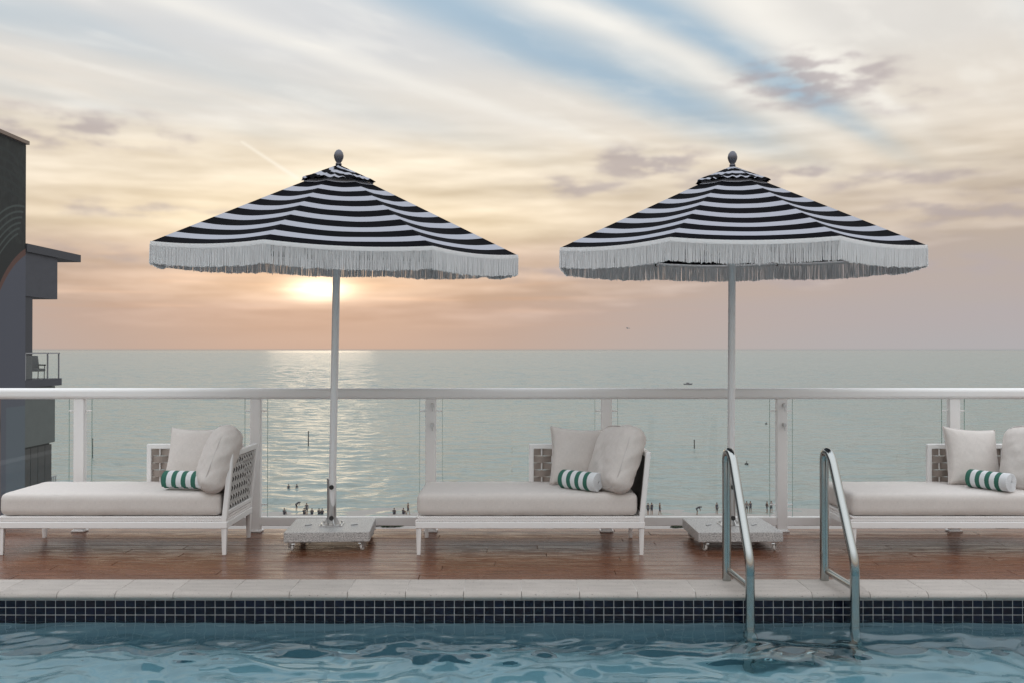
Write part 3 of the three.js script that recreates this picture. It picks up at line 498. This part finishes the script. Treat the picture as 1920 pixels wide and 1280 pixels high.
// ---------------------------------------------------------------- neighbouring tower
{
  const X0 = -19.24, t = thing('neighbouring_tower', 'dark grey neighbouring tower with flat roof slab, mural and corner balcony', 'building', [X0, SEA, -40]);
  const Y = h => h - SEA;                        // deck-level height to height above the ground
  const slate = std(0.070, 0.075, 0.092, { roughness: 0.8, map: mottle }), slate2 = std(0.055, 0.058, 0.068, { roughness: 0.8 }), cap = std(0.20, 0.15, 0.12, { roughness: 0.6 });
  const mural = (() => {
    const w = 512, h = 1024, cv = document.createElement('canvas'); cv.width = w; cv.height = h; const c = cv.getContext('2d');
    c.fillStyle = 'rgb(76,80,92)'; c.fillRect(0, 0, w, h);
    c.fillStyle = 'rgb(26,31,32)'; c.beginPath(); c.moveTo(0, 0); c.lineTo(w, 0); c.lineTo(w, 255); c.quadraticCurveTo(w * 0.72, 290, w * 0.55, 370); c.lineTo(0, 370); c.fill();
    { const q = rng(31); for (let i = 0; i < 500; i++) { const k = 22 + Math.floor(q() * 26); c.fillStyle = `rgba(${k},${k + 6},${k + 5},0.5)`; c.beginPath(); c.ellipse(w * (0.35 + 0.65 * q()), 245 * q(), 4 + 22 * q(), 2 + 7 * q(), q() * 3, 0, 7); c.fill(); } }
    c.strokeStyle = 'rgb(88,62,56)'; c.lineWidth = 16; c.beginPath(); c.moveTo(w, 262); c.quadraticCurveTo(w * 0.72, 298, w * 0.55, 378); c.stroke();
    c.strokeStyle = 'rgb(62,71,70)'; for (let i = 0; i < 6; i++) { c.lineWidth = 5; c.beginPath(); c.moveTo(w * 0.52, 200 + i * 20); c.quadraticCurveTo(w * 0.74, 150 + i * 17, w * (0.98 - i * .02), 152 + i * 14); c.stroke(); }
    c.strokeStyle = 'rgb(33,41,41)'; for (let i = 0; i < 5; i++) { c.lineWidth = 7; c.beginPath(); c.moveTo(w * 0.4, 40 + i * 22); c.quadraticCurveTo(w * 0.7, 10 + i * 25, w, 62 + i * 20); c.stroke(); }
    c.fillStyle = 'rgb(104,84,82)'; c.fillRect(0, 610, w * 0.62, 420); c.fillStyle = 'rgb(82,92,102)'; c.fillRect(w * 0.70, 640, w * 0.3, 400);
    c.fillStyle = 'rgb(40,44,46)'; c.beginPath(); c.moveTo(w * 0.5, 600); c.quadraticCurveTo(w * 0.66, 650, w * 0.6, 712); c.quadraticCurveTo(w * 0.52, 670, w * 0.5, 600); c.fill();
    const x = new THREE.CanvasTexture(cv); x.colorSpace = THREE.SRGBColorSpace; return x;
  })();
  const top = Y(1.357 + 8.1), wallD = 5;
  part(t, 'wall', box(12, top, 34, -6, top / 2, 17.0), slate);
  // painted face towards the terrace, 5 m wide, 16 m high
  const pg = new THREE.PlaneGeometry(wallD, 16.4).rotateY(Math.PI / 2).translate(0.006, top - 8.2 - 0.05, wallD / 2);
  { const uv = pg.attributes.uv, p = pg.attributes.position; for (let i = 0; i < uv.count; i++) uv.setX(i, 1 - p.getZ(i) / wallD); }
  part(t, 'mural', pg, std(1, 1, 1, { map: mural, roughness: 0.7 }));
  part(t, 'parapet_cap', [box(12.2, 0.14, 34.2, -6, top + 0.07, 17.0)], cap);
  part(t, 'roof_slab', [box(12.1, 0.32, 5.0, -6 - 0.0, Y(1.357 + 4.02), -2.52), ], slate2);
  part(t, 'upper_block', box(11.8, 1.75, 2.86, -5.93, Y(1.357 + 2.98), -1.45), slate);
  part(t, 'column', box(3, 3.4, 0.74, -1.57, Y(1.357 + 0.42), -0.38), slate2);
  part(t, 'recess_wall', box(8, 3.4, 2.2, -8.2, Y(1.357 + 0.5), -1.12), slate2);
  const bal = part(t, 'balcony', box(4, 0.3, 3.25, -2.0, Y(1.357 - 1.36), -1.64), slate);
  const rail = part(t, 'balcony_railing', [box(0.05, 0.05, 3.1, -0.05, Y(1.357 - 0.14), -1.58), box(3.9, 0.05, 0.05, -1.98, Y(1.357 - 0.14), -3.1), ...[-0.1, -2.05, -3.08].map(z => box(0.05, 1.08, 0.05, -0.05, Y(1.357 - 0.67), z))], std(0.28, 0.29, 0.31, { roughness: 0.5 }));
  for (const [a, b] of [[-0.14, -2.0], [-2.1, -3.05]]) part(rail, 'glass_panel', new THREE.PlaneGeometry(Math.abs(b - a), 0.94).rotateY(Math.PI / 2).translate(-0.05, Y(1.357 - 0.69), (a + b) / 2), M.glass);
  part(t, 'lower_wall', box(11.7, 2.35, 2.72, -5.9, Y(1.357 - 2.70), -1.38), std(0.10, 0.115, 0.115, { roughness: 0.7, map: mottle }));
  part(t, 'lower_storeys', box(11.6, 18.8, 2.45, -5.95, Y(1.357 - 13.25), -1.24), std(0.07, 0.075, 0.075, { roughness: 0.8 }));
  for (let k = 0; k < 4; k++) part(t, 'shutter', box(0.06, 2.6, 0.58, -0.115, Y(1.357 - 5.25), -0.36 - k * 0.62), std(0.036, 0.036, 0.036, { roughness: 0.6 }));
  part(t, 'lower_balcony', [box(2, 0.14, 0.6, -1.1, Y(1.357 - 6.3), -2.78), ...[0, 1, 2, 3].map(k => box(0.03, 0.9, 0.03, -0.14, Y(1.357 - 5.8), -2.52 - k * 0.17)), box(0.04, 0.04, 0.6, -0.14, Y(1.357 - 5.35), -2.78)], std(0.30, 0.31, 0.32, { roughness: 0.6 }));
  const ch = thing('balcony_chair', 'dark woven lounge chair behind the glass of the tower balcony', 'chair', [X0 - 0.45, 1.357 - 1.21, -41.75], 0.9);
  part(ch, 'seat', rbox(0.62, 0.12, 0.6, 0.03, 0, 0.38, 0), slate2); part(ch, 'backrest', at(rbox(0.62, 0.62, 0.1, 0.03), 0, 0.66, -0.3, -0.25), slate2);
  for (const s of [-1, 1]) { part(ch, 'armrest', rbox(0.07, 0.06, 0.6, 0.02, s * 0.3, 0.58, 0), slate2); for (const z of [-0.26, 0.26]) part(ch, 'leg', bar([s * 0.27, 0, z], [s * 0.29, 0.56, z], 0.02, 8), slate2); }
}

// ---------------------------------------------------------------- people and small things by the sea
{
  const C = (r, g, b) => [r, g, b];
  function figure(bones, cols) { // bones: [a, b, ra, rb]; one continuous skin over them
    const res = 72, S = 1.05, mc = new MarchingCubes(res, new THREE.MeshStandardMaterial(), false, false, 60000); mc.isolation = 0;
    const V = bones.map(([a, b, ra, rb]) => ({ a, d: b.map((q, k) => q - a[k]), ra, rb }));
    for (let z = 0; z < res; z++) for (let y = 0; y < res; y++) for (let x = 0; x < res; x++) {
      const p = [(x - res / 2) / (res / 2) * S, (y - res / 2) / (res / 2) * S + 0.93, (z - res / 2) / (res / 2) * S]; let m = 1e9;
      for (const { a, d, ra, rb } of V) { const w = p.map((q, k) => q - a[k]), t = clamp((w[0] * d[0] + w[1] * d[1] + w[2] * d[2]) / (d[0] ** 2 + d[1] ** 2 + d[2] ** 2 + 1e-9)); const s = Math.hypot(w[0] - t * d[0], w[1] - t * d[1], w[2] - t * d[2]) - (ra + t * (rb - ra)); const h = clamp(0.5 + 0.5 * (s - m) / 0.04); m = m > 1e8 ? s : s * (1 - h) + m * h - 0.04 * h * (1 - h); }
      mc.field[z * res * res + y * res + x] = -m;
    }
    mc.update(); const n = mc.count, g = new THREE.BufferGeometry(), P = mc.positionArray.slice(0, n * 3), N = mc.normalArray.slice(0, n * 3), K = new Float32Array(n * 3);
    for (let i = 0; i < n; i++) { P[i * 3] *= S; P[i * 3 + 1] = P[i * 3 + 1] * S + 0.93; P[i * 3 + 2] *= S; K.set(cols([P[i * 3], P[i * 3 + 1], P[i * 3 + 2]]), i * 3); }
    g.setAttribute('position', new THREE.BufferAttribute(P, 3)); g.setAttribute('normal', new THREE.BufferAttribute(N, 3)); g.setAttribute('color', new THREE.BufferAttribute(K, 3)); g.setAttribute('uv', new THREE.BufferAttribute(new Float32Array(n * 2), 2)); g.computeBoundingBox(); g.translate(0, -g.boundingBox.min.y, 0); g.deleteAttribute('normal'); const h = mergeVertices(g, 1e-4); h.computeVertexNormals(); return h;
  }
  const SKIN = C(0.26, 0.16, 0.11), HAIR = C(0.03, 0.022, 0.018);
  const stand = (st, arm) => [[[0, 0.95, 0], [0, 1.12, 0], .13, .12], [[0, 1.12, 0], [0, 1.38, 0], .12, .14], [[-.14, 1.42, 0], [.14, 1.42, 0], .065, .065], [[0, 1.42, 0], [0, 1.56, .01], .055, .05], [[0, 1.62, .015], [0, 1.68, .01], .088, .095], [[0, 1.6, .09], [0, 1.61, .11], .02, .015],
    ...[-1, 1].flatMap(s => [[[s * .09, .93, 0], [s * .11, .50, s * st * .5 + .02], .088, .058], [[s * .11, .50, s * st * .5 + .02], [s * .11, .07, s * st], .056, .038], [[s * .11, .05, s * st - .02], [s * .12, .04, s * st + .15], .042, .032], [[s * .19, 1.40, 0], [s * .24, 1.12, -s * st * .4], .05, .04], [[s * .24, 1.12, -s * st * .4], [s * (.22 - arm * .1), .90 + arm * .3, .10 + arm * .15 - s * st * .3], .038, .03], [[s * (.22 - arm * .1), .90 + arm * .3, .10 + arm * .15 - s * st * .3], [s * (.22 - arm * .1), .82 + arm * .32, .13 + arm * .18 - s * st * .3], .034, .022]])];
  const sit = [[[0, .13, 0], [0, .38, -.05], .14, .13], [[0, .38, -.05], [0, .58, -.02], .13, .13], [[-.14, .6, 0], [.14, .6, 0], .065, .065], [[0, .6, 0], [0, .74, .03], .055, .05], [[0, .80, .05], [0, .86, .04], .088, .095],
    ...[-1, 1].flatMap(s => [[[s * .1, .13, .02], [s * .13, .42, .38], .09, .06], [[s * .13, .42, .38], [s * .12, .06, .52], .056, .04], [[s * .12, .05, .5], [s * .12, .04, .66], .042, .03], [[s * .19, .58, 0], [s * .24, .36, .14], .05, .04], [[s * .24, .36, .14], [s * .12, .36, .38], .038, .028]])];
  const bend = [[[0, .92, -.08], [0, 1.02, .1], .13, .12], [[0, 1.02, .1], [0, 1.14, .34], .12, .135], [[-.14, 1.15, .36], [.14, 1.15, .36], .065, .065], [[0, 1.15, .38], [0, 1.15, .5], .055, .05], [[0, 1.14, .56], [0, 1.15, .62], .088, .092],
    ...[-1, 1].flatMap(s => [[[s * .09, .92, -.08], [s * .11, .50, .04], .088, .058], [[s * .11, .50, .04], [s * .11, .07, -.03], .056, .038], [[s * .11, .05, -.05], [s * .12, .04, .12], .042, .032], [[s * .19, 1.13, .36], [s * .22, .86, .42], .05, .04], [[s * .22, .86, .42], [s * .14, .62, .46], .038, .026]])];
  const dress = (top, shorts, hipY, chestY, headY) => p => p[1] > headY ? HAIR : p[1] > chestY ? SKIN : p[1] > hipY ? (Math.abs(p[0]) > .2 ? SKIN : top) : p[1] > hipY - .38 && Math.abs(p[0]) < .2 ? shorts : SKIN;
  const mat = new THREE.MeshStandardMaterial({ vertexColors: true, roughness: 0.85 });
  const G = {
    stand: figure(stand(0.03, 0), dress(C(.05, .06, .08), C(.03, .03, .04), .95, 1.47, 1.66)), walk: figure(stand(0.2, 0.2), dress(C(.06, .05, .05), C(.04, .05, .08), .95, 1.47, 1.66)),
    phone: figure(stand(0.05, 1), dress(C(.16, .15, .15), C(.03, .035, .05), .95, 1.47, 1.66)), sit: figure(sit, p => p[1] > .84 ? HAIR : p[1] > .66 ? SKIN : p[1] > .3 && p[2] < .16 ? C(.05, .05, .06) : p[1] < .3 && p[2] < .2 ? C(.03, .03, .05) : SKIN), bend: figure(bend, p => p[2] > .56 && p[1] > 1.12 ? HAIR : p[1] > .9 ? C(.05, .05, .06) : p[1] > .55 && p[2] < .2 ? C(.04, .04, .05) : SKIN) };
  const ground = (px, D) => { const x = (px - 960) / 1900 * D; const edge = 150 + 3 * noise(x / 40, 1.5) + 1.2 * noise(x / 9, 7); return [x, SEA + clamp((edge - D) * 0.03, -0.9, 1.4) + 0.05 * fbm(x / 6, D / 6, 3) - 0.03, -D]; };
  const folk = [[1215, 147, 'stand', 2.6], [1222, 147.4, 'stand', 3.6], [1237, 147.2, 'walk', 1.5], [1307, 147, 'bend', 1.6], [1344, 147.6, 'stand', .4], [1400, 149, 'phone', 3.0], [1407, 149, 'stand', 3.3], [1438, 149, 'walk', 1.9], [1446, 149.4, 'phone', 2.9],
    [533, 147.5, 'sit', 3], [570, 147.6, 'sit', 2.9], [575, 147.2, 'stand', 3.2], [585, 147.5, 'sit', 3.4], [598, 147.4, 'sit', 3.0], [604, 147.2, 'sit', 3.3], [739, 147.4, 'sit', 3.1], [756, 147.6, 'sit', 2.6], [765, 147.2, 'walk', 1.4], [556, 152.5, 'bend', 2.4]];
  const words = { stand: 'person in dark clothes standing with arms down on the wet sand', walk: 'person in dark top and shorts walking along the waterline', phone: 'person in grey top standing with both hands raised at the waterline', sit: 'person in dark clothes sitting on the sand facing the sea', bend: 'person bending forward at the edge of the sea' };
  for (const [px, D, pose, turn] of folk) { const m = solo('person', G[pose], mat, words[pose], 'person', 'people on the beach ' + pose); m.position.set(...ground(px, D)); m.rotation.y = turn; if (pose === 'bend' && px === 556) tag(m, 'person wading and bending forward in the shallow surf', 'person', 'waders'); }
  for (const px of [541, 556.5]) { const m = solo('person', G.stand, mat, 'swimmer standing chest deep in the pale sea off the beach', 'person', 'swimmers'); const D = 176; m.position.set((px - 960) / 1900 * D, SEA - 1.05, -D); m.rotation.y = px; }
  // marker poles and buoys
  const wood = std(0.045, 0.042, 0.04, { roughness: 0.8 });
  for (const [px, D, h, l] of [[578, 250, 3.7, 'tall dark marker pole in the sea beside an umbrella pole'], [173, 226, 4.0, 'dark marker pole in the sea next to the dark tower'], [1302, 246, 1.9, 'short dark marker stake in the green sea']]) { const t = thing('marker_pole', l, 'marker pole', [(px - 960) / 1900 * D, SEA - 1, -D]); part(t, 'shaft', cyl(0.15, 0.12, h + 1, 0, (h + 1) / 2, 0, 10), wood); part(t, 'cap', cyl(0.2, 0.1, 0.3, 0, h + 1.14, 0, 10), wood); }
  for (const [px, D, l] of [[1400, 212, 'small dark buoy floating beyond the pool ladder'], [1437, 327, 'small dark buoy floating far out beside a railing post']]) { const t = thing('buoy', l, 'buoy', [(px - 960) / 1900 * D, SEA - 0.05, -D]); part(t, 'float', new THREE.SphereGeometry(0.42, 16, 10).scale(1, 0.8, 1).translate(0, 0.12, 0), wood); part(t, 'top_mark', cyl(0.09, 0.05, 0.5, 0, 0.6, 0, 8), wood); }
  { // motorboat
    const t = thing('motorboat', 'tiny motorboat far out on the sea near the horizon', 'boat', [(1290 - 960) / 1900 * 700, SEA - 0.25, -700], 0.2), s = new THREE.Shape(); s.moveTo(-2.6, 0); s.lineTo(1.6, 0); s.quadraticCurveTo(2.6, 0.4, 3.1, 1.0); s.lineTo(-2.7, 0.85); s.lineTo(-2.6, 0);
    part(t, 'hull', new THREE.ExtrudeGeometry(s, { depth: 1.6, bevelEnabled: true, bevelSize: .15, bevelThickness: .3, bevelSegments: 2 }).translate(0, 0, -0.8), std(0.16, 0.16, 0.17)); part(t, 'cabin', rbox(1.6, 0.8, 1.4, 0.2, -0.2, 1.35, 0), std(0.2, 0.2, 0.2)); part(t, 'windscreen', at(box(0.06, 0.5, 1.3), 0.75, 1.35, 0, 0, 0, 0.4), std(0.03, 0.03, 0.04, { roughness: .2 })); }
  { // gull
    const V = [[0.26, 0, 0], [0.1, .035, .04], [-.2, .02, .03], [-.34, .01, .05], [0.1, .035, -.04], [-.2, .02, -.03], [-.34, .01, -.05], [0, -.05, 0], [.05, .10, .32], [-.08, .09, .34], [-.06, .02, .66], [.05, .10, -.32], [-.08, .09, -.34], [-.06, .02, -.66]];
    const F = [[0, 1, 4], [1, 2, 5], [1, 5, 4], [2, 3, 6], [2, 6, 5], [0, 7, 1], [0, 4, 7], [7, 2, 1], [7, 4, 5], [7, 5, 2], [1, 8, 9], [1, 9, 2], [8, 10, 9], [4, 12, 11], [4, 5, 12], [11, 12, 13]];
    const g = new THREE.BufferGeometry(); g.setAttribute('position', new THREE.Float32BufferAttribute(F.flatMap(f => f.flatMap(k => V[k])), 3)); g.computeVertexNormals(); const m = solo('gull', g, std(0.1, 0.1, 0.1, { side: THREE.DoubleSide }), 'small dark gull gliding low above the horizon', 'bird'); m.position.set((1178 - 960) / 1900 * 150, 1.357 + 39 / 1900 * 150, -150); m.rotation.set(0.2, 0.5, 0.2); }
  // low dune shrubs at the top of the beach
  const leafG = (() => { const r = rng(5), L = []; for (let k = 0; k < 700; k++) { const a = r() * 6.283, e = Math.acos(r()), d = 0.35 + 0.65 * Math.cbrt(r()), w = 1 + 0.3 * noise(a * 1.3, e * 2), g = new THREE.PlaneGeometry(0.16 + .1 * r(), 0.07 + .05 * r()); g.rotateX(r() * 3); g.rotateY(r() * 6); L.push(g.translate(1.3 * d * w * Math.sin(e) * Math.cos(a), 0.12 + 0.85 * d * w * Math.cos(e), 1.1 * d * w * Math.sin(e) * Math.sin(a))); } return join(L); })();
  const leaf = phy(0.035, 0.055, 0.03, { roughness: 0.9, side: THREE.DoubleSide }), stem = std(0.06, 0.045, 0.03);
  const r = rng(77);
  for (const px of [855, 945, 1000, 1062, 700, 1272, 1618, 1668, 1760, 1868, 1895, 735, 1140]) { const D = 134.5 + 2.5 * r(), q = ground(px, D), t = thing('dune_shrub', 'low dark green shrub on the sand below the railing', 'shrub', q, r() * 6, 'shrubs at the top of the beach'); part(t, 'foliage', leafG, leaf); part(t, 'stem', [bar([0, -0.1, 0], [0.2, 0.6, 0.1], 0.05, 6, .02), bar([0, -0.1, 0], [-0.3, 0.5, -0.1], 0.05, 6, .02)], stem); const s = 0.75 + 0.6 * r(); t.scale.set(s * 1.3, s * .8, s); }
}

renderer.render(scene, camera);
